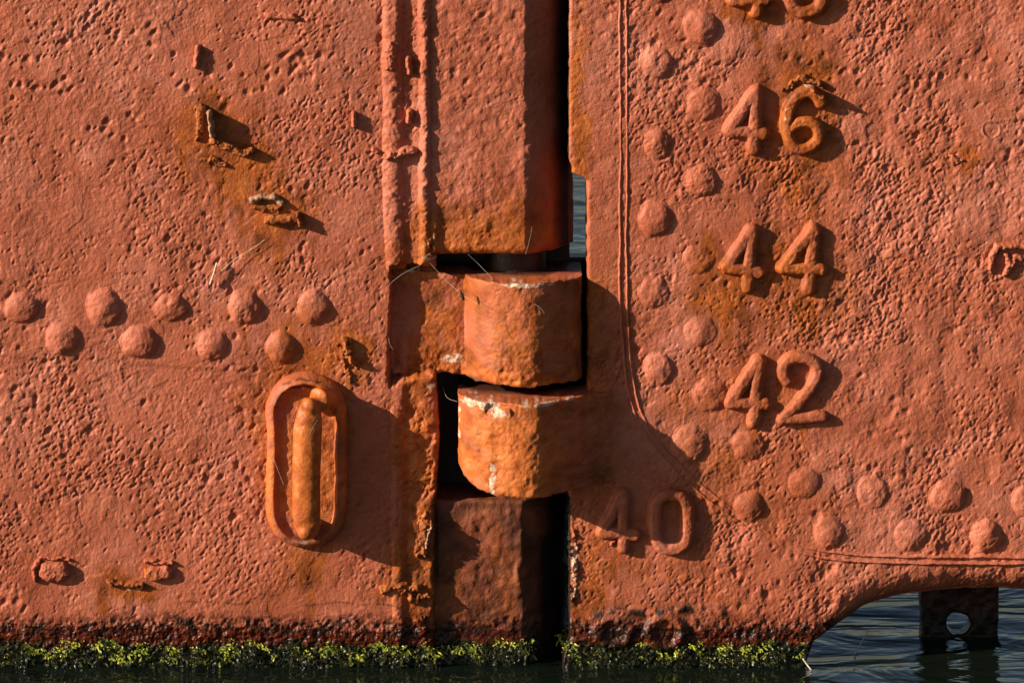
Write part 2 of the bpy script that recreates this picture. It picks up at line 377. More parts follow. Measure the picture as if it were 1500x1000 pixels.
# ------------------------------------------------------------------ surfaces
SMOOTH = [(290, 200, 40, 40), (345, 250, 50, 30), (370, 330, 40, 50), (120, 440, 50, 60), (320, 560, 90, 30), (540, 700, 60, 120), (1180, 140, 60, 40),
          (930, 700, 70, 90), (400, 890, 250, 22), (450, 880, 120, 60), (1250, 620, 70, 40), (60, 850, 60, 40), (220, 850, 60, 30), (150, 300, 60, 40), (870, 120, 40, 160), (870, 330, 40, 120)]
def rough(X, Y, amp=1.0, hull=False):
    sm = np.ones(X.shape)
    for x, y, rx, ry in SMOOTH: sm = sm*(1-.72*np.exp(-((X-x)/rx)**2-((Y-y)/ry)**2))
    md = np.clip(1.0+.9*vn(X, Y, 85, 71)+.4*vn(X, Y, 30, 70), .3, 1.8)
    d = 1.8*vn(X, Y, 120, 72)+1.0*vn(X, Y, 42, 73)+.42*vn(X, Y, 17, 74)+.6*ss(.0, .07, fbm(X, Y, 90, 4, 67))+.4*ss(.12, .18, fbm(X, Y, 55, 4, 61))
    f = .26*vn(X*1.0+Y*.35, Y-.3*X, 8.5, 75)+.26*vn(X+.5*Y, (Y-.4*X)*.8, 4.4, 76)+.17*vn(X, Y, 2.6, 78)
    if hull: f = f*1.1+.38*vn(X*.8+Y*.6, (Y*.8-X*.6)*.7, 9.5, 77)
    d = d+(f*md+pits(X, Y)*amp*(.8 if hull else .95))*sm
    # crusty waterline
    cr = ss(896, 915, Y)
    return d*(1-.3*cr)+cr*(1.5*fbm(X, Y, 7, 3, 81)+1.0*np.abs(vn(X, Y, 4, 82)))
def edge(f, R): 
    q = np.clip(R-f, 0, R); return -(R-np.sqrt(np.maximum(R*R-q*q, 0)))
def box_in(X, Y, x0, x1, y0, y1): return np.minimum(np.minimum(X-x0, x1-X), np.minimum(Y-y0, y1-Y))

def rudder_sdf(X, Y):
    rag = 1.6*vn(X, Y, 11, 90)+.8*vn(X, Y, 5, 91)
    right = 640+rag+5*np.exp(-((Y-640)/60)**2)-2-(Y > 740)*2
    return right-X
def rudder_base(X, Y, r=1.0):
    d = rough(X, Y)*r
    d = d-1.5*ss(516, 524, Y-X*.06+6*vn(X, Y, 60, 92))*(1-ss(430, 520, X))
    # sunken neck behind the hinge lug
    jag = 2.2*vn(X, Y, 14, 93)+1.2*vn(X, Y, 5, 94)
    m = ss(-3, 3, X-571+jag-2*np.sin(Y/30))*ss(-5, 5, Y-390+jag*2-.1*(X-600))*(1-ss(-7, 7, Y-552+jag*2+.42*(600-np.minimum(X, 615))*-1))
    d = d-30*m
    d = d+2.6*np.exp(-((X-585-2*vn(X, Y, 30, 95))/7)**2)*ss(560, 600, Y)     # old weld line down the lower edge
    d = d-3*ss(588, 598, X)*ss(556, 570, Y)
    d = d+(1.6*vn(X, Y, 17, 96)+.7*vn(X, Y, 6, 97))*ss(596, 610, X)*ss(560, 580, Y)
    d = d-2.0*np.exp(-((X-603)/9)**2)*(Y < 390)
    return d
def rudder_depth(X, Y): return rudder_base(X, Y)+edge(rudder_sdf(X, Y), 7)

SEAM = catmull([(912, -700), (913, 0), (914, 200), (913, 400), (917, 500), (926, 575), (950, 635), (1000, 692), (1060, 742), (1120, 782), (1175, 804), (1240, 815), (1340, 819), (1500, 820), (2400, 822)], 6)
def hull_sdf(X, Y):
    rag = 1.0*vn(X, Y, 13, 100)+.5*vn(X, Y, 5, 101)
    L = 833+rag+4*ss(225, 248, Y)*(1-ss(250, 262, Y))
    L = L+27*ss(252, 264, Y)*(1-ss(600, 640, Y))-9*ss(935, 965, Y)
    # arched bottom edge of the skeg
    px = [-900, 1150, 1176, 1192, 1224, 1270, 1335, 1400, 1460, 1520, 1700, 2600]
    py = [2600, 1500, 985, 940, 918, 897, 880, 874, 872, 875, 882, 890]
    B = np.interp(X, px, py); sl = (np.interp(X+2, px, py)-np.interp(X-2, px, py))/4
    fb = (B-Y)/np.sqrt(1+sl*sl)
    return np.minimum(X-L, fb+.8*vn(X, Y, 15, 102))
def hull_base(X, Y, r=1.0):
    d = rough(X, Y, 1.0, True)*r
    d = d+1.5*vn(X, Y, 26, 103)*ss(980, 1100, X)
    # foot lumps
    d = d+7*np.exp(-((np.hypot(X-975, (Y-925)*1.1)-24)/7)**2)*(Y > 895)+5*np.exp(-((np.hypot(X-898, (Y-925)*1.2)-24)/8)**2)
    d = d+2.5*np.exp(-(seg(X, Y, [(865, 905), (900, 893), (950, 898), (1010, 890), (1060, 897)])/5)**2)
    # pale scar rings
    for x, y, R in [(1452, 190, 12), (1215, 801, 5.5), (1243, 801, 5.5)]:
        rr = np.hypot(X-x, Y-y); d = d+(.9+.8*vn(X, Y, 8, 104))*np.exp(-((rr-R+vn(X, Y, 6, 105))/1.5)**2)-.6*(rr < R)
    return d
def hull_depth(X, Y):
    f = hull_sdf(X, Y)
    d = hull_base(X, Y)
    d = d+edge(f, 5.5)
    # the arched underside rolls away
    lo = ss(1196, 1290, X)*(Y > 780)
    return d-lo*(48-np.sqrt(np.maximum(48**2-np.clip(50-f, 0, 46)**2, 0)))*1.15

# ------------------------------------------------------------------ things
def empty(name, loc, **kw):
    o = bpy.data.objects.new(name, None); o.location = (0, 0, 0); o.empty_display_size = .05
    return link(o, None, **kw)
rudder = empty('ship_rudder', 0, label='rust-red steel rudder with welded grab handle, left of the dark vertical gap', cat='rudder')
hull = empty('ship_stern', 0, label='rust-red painted riveted ship stern carrying raised draught numbers, right of the dark vertical gap', cat='ship stern')

STEP = 1.1
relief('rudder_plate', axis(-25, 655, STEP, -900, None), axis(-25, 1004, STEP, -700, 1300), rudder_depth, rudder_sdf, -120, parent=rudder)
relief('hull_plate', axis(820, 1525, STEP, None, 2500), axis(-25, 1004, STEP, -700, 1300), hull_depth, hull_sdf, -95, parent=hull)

# ---- rudder post above the hinge
def post_profile(X, x0=768, fall=1.0):
    t = np.clip(X-x0, 0, None)
    return -(.40*t+.0125*t*t)*fall
def upost_sdf(X, Y):
    rag = 1.3*vn(X, Y, 12, 110)
    return np.minimum(np.minimum(X-622, 839+rag*.5+2*ss(200, 330, Y)-X), 374+rag-Y-1.5*np.exp(-((X-700)/60)**2))
def upost_depth(X, Y):
    f = upost_sdf(X, Y)
    d = rough(X, Y, .55)*.8+1.2*vn(X, Y, 30, 111)
    d = d+.8*vn(X, Y, 9, 112)+post_profile(X+1.5*vn(X, Y, 16, 113))
    d = d-3.5*np.exp(-((X-650)/14)**2-((Y-335)/26)**2)+3*np.exp(-((X-637)/6)**2)*ss(290, 340, Y)
    return d+edge(np.minimum(374-Y, f+8), 13)+1.0
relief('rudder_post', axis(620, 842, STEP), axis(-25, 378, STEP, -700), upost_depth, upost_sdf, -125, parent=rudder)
# ---- rudder post below the hinge
def lpost_sdf(X, Y): return np.minimum(np.minimum(X-630, 834+.8*vn(X, Y, 12, 114)-X), Y-736+1.2*vn(X, Y, 12, 115))
def lpost_depth(X, Y):
    f = lpost_sdf(X, Y)
    d = rough(X, Y, .3)*.6+2.0*fbm(X, Y, 36, 3, 116)+.8*vn(X, Y, 9, 117)*ss(690, 700, X)
    d = d+post_profile(X+2*vn(X, Y, 20, 118), 764)-14
    d = d+4*np.exp(-((X-760-4*vn(X, Y, 22, 119))/7)**2)*ss(770, 800, Y)*(1-ss(860, 890, Y))
    return d+edge(np.minimum(Y-736, f+6), 6)
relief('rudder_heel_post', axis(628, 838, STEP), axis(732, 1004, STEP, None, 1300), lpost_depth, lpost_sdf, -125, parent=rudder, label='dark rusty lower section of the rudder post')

# ---- hinge lug on the rudder (upper)
def lug_sdf(X, Y):
    rag = 1.5*vn(X, Y, 14, 120)+.8*vn(X, Y, 5, 121)
    top = 405+rag-7*(1-ss(575, 680, X))-3*ss(830, 862, X)
    bot = 553+rag*1.2-4*ss(610, 655, X)*(1-ss(655, 700, X))+3*np.exp(-((X-770)/30)**2)
    return np.minimum(np.minimum(X-560, 852+rag*.8-X), np.minimum(Y-top, bot-Y))
def lug_depth(X, Y):
    x = X+1.6*vn(X, Y, 22, 122)
    neck = -19+4*ss(615, 690, x)+rough(X, Y, .4)*.6
    cyl = -35+90*np.sqrt(np.clip(1-((x-771)/91)**2, 0, 1))
    q = 53.5-.62*(x-787+2.5*vn(X, Y, 13, 123)); cyl = -smax(-cyl, -q, 1.5)
    cyl = np.where(x > 771, cyl, np.maximum(cyl, -35))
    d = smax(neck, cyl, 5)*(X <= 771)+cyl*(X > 771)
    d = d+1.5*vn(X, Y, 30, 124)+.8*vn(X, Y, 12, 125)+.45*vn(X, Y, 5, 126)+pits(X+300, Y)*.35
    d = d-2.2*np.clip(vn(X, Y, 7, 127), 0, 1)*np.exp(-((X-740)/25)**2-((Y-520)/30)**2)
    d = d+2.5*vn(X, Y, 8, 128)*ss(520, 545, Y)
    return d+edge(lug_sdf(X, Y)+2, 6)+edge(853-X, 16)
relief('hinge_lug', axis(560, 865, 1.0), axis(385, 562, 1.0), lug_depth, lug_sdf, -118, parent=rudder, flat_top=405, label='rounded upper hinge lug with orange rust stains')

# ---- gudgeon on the stern (lower)
def gud_sdf(X, Y):
    rag = 1.4*vn(X, Y, 14, 130)+.8*vn(X, Y, 5, 131)
    top = 572+rag*.6+2*ss(800, 850, X)
    px = [660, 671, 680, 700, 730, 770, 960]; py = [640, 668, 684, 698, 705, 706, 706]
    bot = np.interp(X, px, py)+rag
    return np.minimum(np.minimum(X-671.5-rag*.6, (960-X)), np.minimum(Y-top, bot-Y))
GX = [660, 671, 680, 695, 715, 740, 762, 780, 792, 805, 840, 868, 884, 900, 920, 980]
GD = [5, 22, 42, 62, 77, 86, 90, 90.5, 87, 76, 44, 16, 6, -1, -6, -12]
def gud_depth(X, Y):
    x = X+2.0*vn(X, Y, 18, 132)
    d = (np.interp(x-4, GX, GD)+np.interp(x, GX, GD)+np.interp(x+4, GX, GD))/3
    d = d+1.6*vn(X, Y, 30, 133)+1.0*vn(X, Y, 11, 134)+.55*vn(X, Y, 5, 135)+pits(X+500, Y)*.4
    d = d-9*ss(.1, .8, vn(X, Y, 12, 136)+.4)*np.exp(-((X-725)/38)**2-((Y-578)/13)**2)
    f = gud_sdf(X, Y)
    return d+edge(np.minimum(f+1.5, 12), 5)
relief('hinge_gudgeon', axis(668, 925, 1.0), axis(566, 712, 1.0), gud_depth, gud_sdf, -112, parent=hull, flat_top=572, label='blunt lower hinge lobe with worn white top edge and orange rust')

# ---- inner hinge pin, added light-blocking panels and stern core
def tube(name, pts, radii, mat, parent=None, n=12, squash=None, wob=0, seed=0, **kw):
    """pts: (px, py, depth); radii in mm; smooth tube with rounded ends"""
    P = np.array([W(np.float64(a), np.float64(b), np.float64(c)) for a, b, c in pts]); R = np.array(radii, float)*S
    T = np.gradient(P, axis=0); T /= np.linalg.norm(T, axis=1)[:, None]+1e-12
    up = np.array([0, 1., 0]) if abs(T[:, 1]).mean() < .8 else np.array([1., 0, 0])
    V = []; F = []
    rg = np.random.RandomState(seed)
    caps = [(-1, .0), (-.9, .45), (-.6, .8)]
    rings = []
    for q, c in caps: rings.append((P[0]+T[0]*q*R[0]*.8, T[0], R[0]*max(c, .02)))
    for i in range(len(P)): rings.append((P[i], T[i], R[i]))
    for q, c in caps[::-1]: rings.append((P[-1]-T[-1]*q*R[-1]*.8, T[-1], R[-1]*max(c, .02)))
    for p, t, r in rings:
        s = np.cross(t, up); s /= np.linalg.norm(s)+1e-12; u = np.cross(s, t)
        for k in range(n):
            a = 2*math.pi*k/n; rr = r*(1+wob*rg.uniform(-1, 1))
            V.append(p+s*math.cos(a)*rr+u*math.sin(a)*rr*(squash or 1))
    for i in range(len(rings)-1):
        for k in range(n):
            a, b = i*n+k, i*n+(k+1) % n; F.append((a, b, b+n, a+n))
    o = raw_mesh(name, np.array(V), F, mat)
    return link(o, parent, **kw)
def lin(a, b, n): return [tuple(np.array(a)+(np.array(b)-np.array(a))*k/(n-1)) for k in range(n)]
tube('hinge_pin', lin((755, 300, -78), (755, 800, -78), 12), [46]*12, M_DARK, rudder, 40, label='black hinge pin inside the dark gap')
def boxm(name, x0, x1, y0, y1, d0, d1, mat, parent):
    V = [W(np.float64(x), np.float64(y), np.float64(d)) for d in (d0, d1) for y in (y0, y1) for x in (x0, x1)]
    F = [(0, 1, 3, 2), (4, 6, 7, 5), (0, 2, 6, 4), (1, 5, 7, 3), (0, 4, 5, 1), (2, 3, 7, 6)]
    return link(raw_mesh(name, np.array(V), F, mat, False), parent)
boxm('light_block_panel', -900, 836, -700, 1300, -119, -150, M_DARK, rudder)  # unseen back panel added to keep light out of the hinge cavity
boxm('light_block_panel', 835.5, 870, 400, 604, -121, -151, M_DARK, rudder)  # panel added to hide bright water so the gap beside the lug stays black
boxm('stern_core', 872, 1160, -700, 1300, -94, -118, M_DARK, hull)

# ---- raised relief pieces standing on a plate
def patch(name, box, hfun, base, parent, step=.9, rr=.55, mat=None, mask_fn=masks, **kw):
    x0, x1, y0, y1 = box
    def dep(X, Y):
        h = hfun(X, Y); k = ss(-2, 3, h)
        full = base(X, Y)
        return full*(1-k*(1-rr))+h
    return relief(name, np.arange(x0, x1, step), np.arange(y0, y1, step), dep, keep=hfun, parent=parent, mat=mat, mask_fn=mask_fn, **kw)
def hb(X, Y): return hull_base(X, Y)
def rb(X, Y): return rudder_base(X, Y)

def rivet(x, y, r, h, base, parent, seed, label):
    rg = random.Random(seed)
    ex = rg.uniform(.93, 1.07); 
    def f(X, Y):
        X2 = X+1.6*vn(X, Y, 11, seed+200); Y2 = Y+1.6*vn(X, Y, 11, seed+201)
        q = np.hypot((X2-x)/ex, (Y2-y)*ex)/r
        dome = .95*h*np.clip(1-q*q, 0, 1)**.85
        skirt = min(1.6, h*.16)*np.exp(-((q-.9)/.25)**2)
        return np.where(q < 1.0, np.maximum(dome, 0), 0)+skirt-8*np.clip(q-1.06, 0, None)-.2+(.35*vn(X, Y, 7, seed+202)+1.0*vn(X, Y, 15, seed+203)+.22*pits(X+90, Y))*(q < 1.1)
    return patch('rivet', (x-r*1.45, x+r*1.45, y-r*1.45, y+r*1.45), f, base, parent, group='rivets on the %s' % ('rudder' if parent is rudder else 'stern'), rr=.45)
for i, (x, y, r, h) in enumerate([(30, 452, 23, 12), (152, 450, 26, 14), (250, 450, 22, 11), (358, 450, 23, 13), (459, 449, 24, 12),
                                  (91, 495, 24, 13), (204, 500, 25, 13), (311, 505, 23, 12), (411, 508, 22, 12), (-45, 492, 24, 12), (-80, 450, 24, 12)]):
    rivet(x, y, r, h*.86, rb, rudder, i, '')
for i, (x, y, r, h) in enumerate([(1026, 40, 26, 13), (962, 92, 23, 10), (1030, 152, 24, 11), (962, 210, 22, 11), (1028, 264, 24, 12), (960, 321, 25, 12), (1024, 380, 22, 7),
                                  (958, 428, 22, 7), (1026, 484, 24, 8), (965, 540, 22, 9), (1040, 578, 24, 9), (1010, 650, 26, 11), (1097, 652, 23, 9), (1098, 740, 22, 12),
                                  (1178, 707, 24, 10), (1278, 720, 24, 8), (1388, 727, 24, 11), (1214, 779, 23, 11), (1334, 783, 25, 10), (1446, 784, 23, 12), (1505, 732, 23, 9),
                                  (963, -20, 24, 11), (1570, 785, 24, 11)]):
    rivet(x, y, r, h*.82, hb, hull, 40+i, '')

# ---- draught numbers
def digit(strokes, label, seed, wid=8.6, h=12.0, mat=None, rr=.35):
    P = [p for s in strokes for p in s]; xs = [p[0] for p in P]; ys = [p[1] for p in P]
    def f(X, Y):
        X2 = X+1.1*vn(X, Y, 13, seed+300); Y2 = Y+1.1*vn(X, Y, 13, seed+301)
        d = np.full(X.shape, 1e9)
        for s in strokes: d = np.minimum(d, seg(X2, Y2, s))
        q = d/(wid*1.14)
        top = h*(np.clip(1-q**3.6, 0, 1))**.6+.2*pits(X+40, Y)*(q < 1)
        return top+2.0*np.exp(-((q-1.02)/.25)**2)-9*np.clip(q-1.15, 0, None)+.45*vn(X, Y, 6, seed+302)-.2
    m = 16
    return patch('draught_digit', (min(xs)-m, max(xs)+m, min(ys)-m, max(ys)+m), f, hb, hull, step=.8, label=label, rr=rr, mat=mat)
def four(top, left, right, bottom): return [[top, left, right], [(top[0]+1, top[1]), bottom]]
digit(four((1106, 134), (1069, 190), (1117, 195), (1104, 218)), 'raised digit 4 in pale paint, first of number 46', 1, h=12)
digit([catmull([(1201, 150), (1192, 138), (1177, 135), (1161, 148), (1153, 172), (1154, 198), (1166, 215), (1182, 217), (1196, 206), (1198, 190), (1188, 179), (1172, 178), (1160, 186)], 5)],
      'raised digit 6 flaking and rusted brown at its top', 2, h=14, wid=8)
digit(four((1100, 336), (1064, 390), (1111, 398), (1095, 420)), 'raised digit 4 first of number 44', 3, h=12, wid=8.4)
digit(four((1191, 336), (1147, 391), (1202, 393), (1184, 422)), 'raised digit 4 second of number 44', 4, h=12, wid=8.4)
digit(four((1110, 528), (1070, 588), (1121, 590), (1104, 617)), 'raised digit 4 first of number 42', 5, h=12, wid=8.4)
digit([catmull([(1153, 556), (1146, 543), (1152, 529), (1170, 522), (1190, 528), (1197, 543), (1190, 562), (1170, 588), (1147, 611)], 5)+[(1146, 612), (1203, 608)]],
      'raised digit 2 last of number 42', 6, h=12, wid=7.8)
digit(four((1108, -68), (1074, 0), (1122, 0), (1108, 18)), 'raised digit 4 cut off by the top of the photo', 7, h=13)
digit([catmull([(1180, -36), (1160, -23), (1157, 0), (1166, 14), (1182, 18), (1199, 10), (1205, -8), (1196, -28)], 5, True), catmull([(1180, -36), (1164, -50), (1168, -72), (1184, -78), (1198, -66), (1197, -48)], 5, True)],
      'raised digit 8 cut off by the top of the photo', 8, h=13)
digit(four((911, 722), (882, 778), (930, 781), (913, 800)), 'raised digit 4 first of number 40, in the hinge shadow', 9, h=12, wid=8.2)
digit([catmull([(983, 723), (966, 729), (960, 745), (960, 780), (968, 797), (984, 802), (1000, 796), (1007, 780), (1007, 745), (1000, 729)], 5, True)],
      'raised digit 0 of number 40', 10, h=13, wid=8.6)

# ---- weld seams
def seam(name, pts, offs, wid, h, base, parent, seed, box, rough_amp=.5, **kw):
    def f(X, Y):
        X2 = X+1.0*vn(X, Y, 16, seed+400)
        d = seg(X2, Y, pts); r = np.full(X.shape, -5.0)
        if offs:
            for o in offs: r = np.maximum(r, h*np.exp(-(np.abs(d-o)/wid)**2.4)-.6)
            r = np.where(d < max(offs)+wid*2.0, r, -5)
        else: r = h*np.clip(1-(d/wid)**2.2, -1, 1)+rough_amp*0
        return r+rough_amp*(vn(X, Y, 9, seed+401)+.6*vn(X, Y, 4.5, seed+402))
    return patch(name, box, f, base, parent, rr=.3, **kw)
def seam_f(X, Y, k=1.0):
    d = seg(X, Y, SEAM)+.9*vn(X, Y, 22, 410)+.5*vn(X, Y, 7, 411)
    return 3.6*k*np.exp(-((d-4.8)/(1.7+.5*k))**2)-1.0*np.exp(-(d/2.)**2)-1.1+.4*vn(X, Y, 6, 412)-4*ss(9, 12, d)
for bx in [(898, 1004, -30, 700)]: patch('weld_seam', bx, seam_f, hb, hull, rr=.4, label='double line of weld running down beside the numbers')
patch('weld_seam', (1004.3, 1520, 680, 834), lambda X, Y: seam_f(X, Y, (1+.6*ss(1150, 1220, X))*(1-.3*ss(1020, 1060, X)*(1-ss(1150, 1190, X)))), hb, hull, rr=.4, label='double line of weld curving along the lower edge')
seam('weld_bead', [(575, -60), (574, 100), (576, 200), (575, 300), (580, 392)], None, 15, 5.5, rb, rudder, 1, (552, 600, -25, 395), 1.0, label='broad lumpy weld bead running down the rudder')
seam('weld_bead', [(621, -60), (622, 100), (623, 200), (622, 300), (622, 385)], None, 9.5, 7.5, rb, rudder, 2, (606, 640, -25, 388), 1.5, label='narrow rough weld bead beside the rudder post')
seam('weld_bead', [(579, 600), (582, 700), (580, 800), (582, 905)], None, 8, 3.5, rb, rudder, 3, (566, 598, 592, 915), 1.0, label='low worn weld bead above the waterline')

# ---- lumps, stubs and weld remnants
def lump(name, pts, wid, h, base, parent, seed, jag=1.5, power=2.6, mat=None, **kw):
    xs = [p[0] for p in pts]; ys = [p[1] for p in pts]; m = wid*1.6+4
    def f(X, Y):
        X2 = X+jag*vn(X, Y, 7, seed+500)+jag*.6*vn(X, Y, 3.5, seed+505); Y2 = Y+jag*vn(X, Y, 7, seed+501)
        q = seg(X2, Y2, pts)/wid
        return h*(np.clip(1-q**power, 0, 1))**.6-9*np.clip(q-1.0, 0, None)+jag*.55*vn(X, Y, 7, seed+502)+.32*jag*vn(X, Y, 3.2, seed+503)-jag*.5*ss(.1, .25, vn(X*.5+Y, Y*.5-X, 8, seed+504))+.3
    return patch(name, (min(xs)-m, max(xs)+m, min(ys)-m, max(ys)+m), f, base, parent, step=.7, rr=.4, mat=mat, **kw)
R_ = (rb, rudder); H_ = (hb, hull)
lump('weld_stub', [(290, 70), (287, 96)], 4.2, 9, *R_, 1, .9, label='thin vertical stub, topmost on the rudder')
lump('weld_stub', [(392, 24), (425, 24)], 6, 5, *R_, 2, 1.4, label='short horizontal weld remnant near the top edge')
lump('weld_stub', [(428, 24), (436, 28)], 3.5, 8, *R_, 3, 1.2)
lump('weld_stub', [(518, 166), (518, 184)], 3.6, 8, *R_, 4, .6, label='tiny vertical weld stub left of the beads')
lump('weld_stub', [(294, 158), (292, 198)], 7, 9, *R_, 5, 2.5, mat=M_FLAKE, label='crusty rusted stub base')
lump('weld_stub', [(307, 164), (309, 180), (311, 196)], 4.2, 24, *R_, 6, 1.6, mat=M_GREYSCALE, label='pale torn vertical metal flake')
lump('weld_stub', [(312, 207), (335, 213), (356, 225), (368, 220)], 6, 12, *R_, 7, 2.2, mat=M_FLAKE, label='torn rusty strip of metal')
lump('weld_stub', [(300, 232), (330, 240)], 5, 5, *R_, 8, 3, mat=M_FLAKE)
lump('weld_stub', [(369, 293), (384, 288), (404, 289), (411, 296)], 5, 9, *R_, 9, 2.2, mat=M_GREYSCALE, label='grey crusted weld remnant')
lump('weld_stub', [(376, 304), (408, 306)], 6, 5, *R_, 10, 2.6, mat=M_FLAKE)
lump('weld_stub', [(393, 322), (432, 320)], 7.5, 11, *R_, 11, 1.4, mat=M_FLAKE, label='round rusty stub lying sideways')
lump('weld_stub', [(437, 314), (440, 328)], 4, 14, *R_, 12, 1.6, mat=M_FLAKE)
lump('weld_stub', [(572, 68), (572, 98)], 9, 12, *R_, 13, 2)
lump('weld_stub', [(598, 86), (600, 106)], 4.6, 13, *R_, 14, 1)
lump('weld_stub', [(599, 164), (599, 178)], 4.6, 11, *R_, 15, 1)
lump('weld_stub', [(570, 228), (590, 222), (603, 220)], 7, 12, *R_, 16, 2.6, label='broken weld spur crossing between the two beads')
lump('weld_stub', [(546, 219), (553, 222)], 3.5, 6, *R_, 17, .8)
lump('weld_stub', [(628, 350), (628, 372)], 7, 8, *R_, 18, 2.5, mat=M_FLAKE)
lump('weld_stub', [(508, 500), (512, 520), (520, 532)], 7, 13, *R_, 19, 3.5, mat=M_FLAKE, label='rusty broken stub above the handle')
lump('weld_stub', [(498, 505), (506, 535), (514, 556)], 4, 4, *R_, 20, 3, mat=M_FLAKE)
lump('bolt_head', [(72, 836), (86, 836)], 15, 9.5, *R_, 21, 1.5, 5, label='square-sided bolt head near the lower left corner')
lump('bolt_head', [(222, 839), (242, 838)], 11, 8, *R_, 22, 1.5, 5, label='smaller worn bolt head above the waterline')
lump('weld_stub', [(56, 822), (48, 832), (52, 848)], 4, 6, *R_, 23, 1.6)
lump('weld_stub', [(60, 816), (100, 818)], 2.5, 4, *R_, 24, 1.6)
lump('weld_stub', [(214, 822), (250, 824)], 3.2, 6, *R_, 25, 2)
lump('weld_stub', [(160, 852), (184, 855), (206, 856)], 4.5, 7, *R_, 26, 2.6, label='low rusty weld scar between the bolt heads')
lump('weld_stub', [(624, 762), (620, 790), (616, 806)], 10, 8, *R_, 27, 4, 2, mat=M_FLAKE, label='corroded scab on the rudder edge below the hinge')
lump('weld_stub', [(629, 768), (625, 800)], 3.0, 11, *R_, 28, 3, mat=M_GREYSCALE)
lump('weld_stub', [(562, 862), (590, 858), (612, 860)], 6, 8, *R_, 29, 2.6, mat=M_FLAKE)
lump('weld_stub', [(596, 866), (606, 880), (628, 870)], 6, 10, *R_, 30, 4, mat=M_FLAKE)
lump('weld_stub', [(614, 905), (618, 925)], 7, 7, *R_, 31, 4)
lump('scar_ridge', [(1520, 362), (1462, 360), (1454, 372), (1452, 392)], 5, 8, *H_, 40, 1.6, label='raised angular weld outline at the right edge')
lump('scar_ridge', [(1474, 374), (1480, 390), (1472, 402), (1486, 376), (1500, 378)], 4.2, 6, *H_, 41, 2)
lump('scar_ridge', [(1056, 390), (1062, 396)], 4, 7, *H_, 42, 2)
lump('scar_ridge', [(1394, 232), (1404, 240)], 7, 3, *H_, 43, 3)
lump('scar_ridge', [(1152, 128), (1166, 118), (1186, 116), (1204, 126)], 5, 6, *H_, 44, 4, mat=M_FLAKE, label='flaking rust lip above the digit 6')
lump('scar_ridge', [(896, 797), (900, 792)], 4, 7, *H_, 45, 2)
lump('scar_ridge', [(840, 780), (842, 830), (840, 880)], 5, 4, *H_, 47, 4)

lump('scar_ridge', [(1190, 132), (1202, 140)], 5, 24, *H_, 48, 2, mat=M_FLAKE, label='tall rust flake on the top of the digit 6')
# ---- grab handle: pad and bow
def pad_f(X, Y):
    X2 = X+1.5*vn(X, Y, 30, 600); Y2 = Y+1.5*vn(X, Y, 30, 601)
    ax = np.abs(X2-449); ay = np.abs(Y2-673)-68; d = 59-(ax**2.2+np.clip(ay, 0, None)**2.2+1e-6)**(1/2.2)
    flat = 17*np.clip(1-np.clip(1-d/13, 0, 1)**2, 0, 1)**.5
    flat = flat-7.5*ss(12, 18, d)       # dished face behind a raised rim
    flat = flat+5*np.exp(-((X-482)/14)**2-((Y-690)/70)**2)*0
    arc = seg(X2, Y2, catmull([(412, 590), (425, 565), (452, 556), (476, 568), (490, 590), (492, 606)], 5))
    flat = flat+5.0*np.exp(-(arc/6)**2)
    return np.where(d > 0, flat, d*1.3)+.8*vn(X, Y, 11, 602)+.4*vn(X, Y, 5, 603)
def pad_masks(X, Y):
    m = masks(X, Y); m[..., 0] = np.clip(.35+.6*vn(X, Y, 40, 605)+.4*vn(X, Y, 12, 606), 0, 1)*.8; m[..., 5] = .75*ss(-.5, .2, fbm(X, Y, 40, 4, 608))
    crack = seg(X, Y, catmull([(404, 592), (416, 570), (440, 562), (466, 567), (480, 582)], 5))
    m[..., 1] = np.maximum(m[..., 1], .9*np.exp(-((crack+2*vn(X, Y, 7, 607))/2.2)**2)*ss(-.7, -.1, fbm(X, Y, 14, 3, 609)))
    m[..., 1] = np.maximum(m[..., 1], .92*np.exp(-((X-448)/24)**2-((Y-784)/4)**2))
    return m
hpad = patch('handle_pad', (384, 516, 538, 808), pad_f, rb, rudder, step=.9, rr=.2, mask_fn=pad_masks, label='oblong welded pad behind the grab handle')
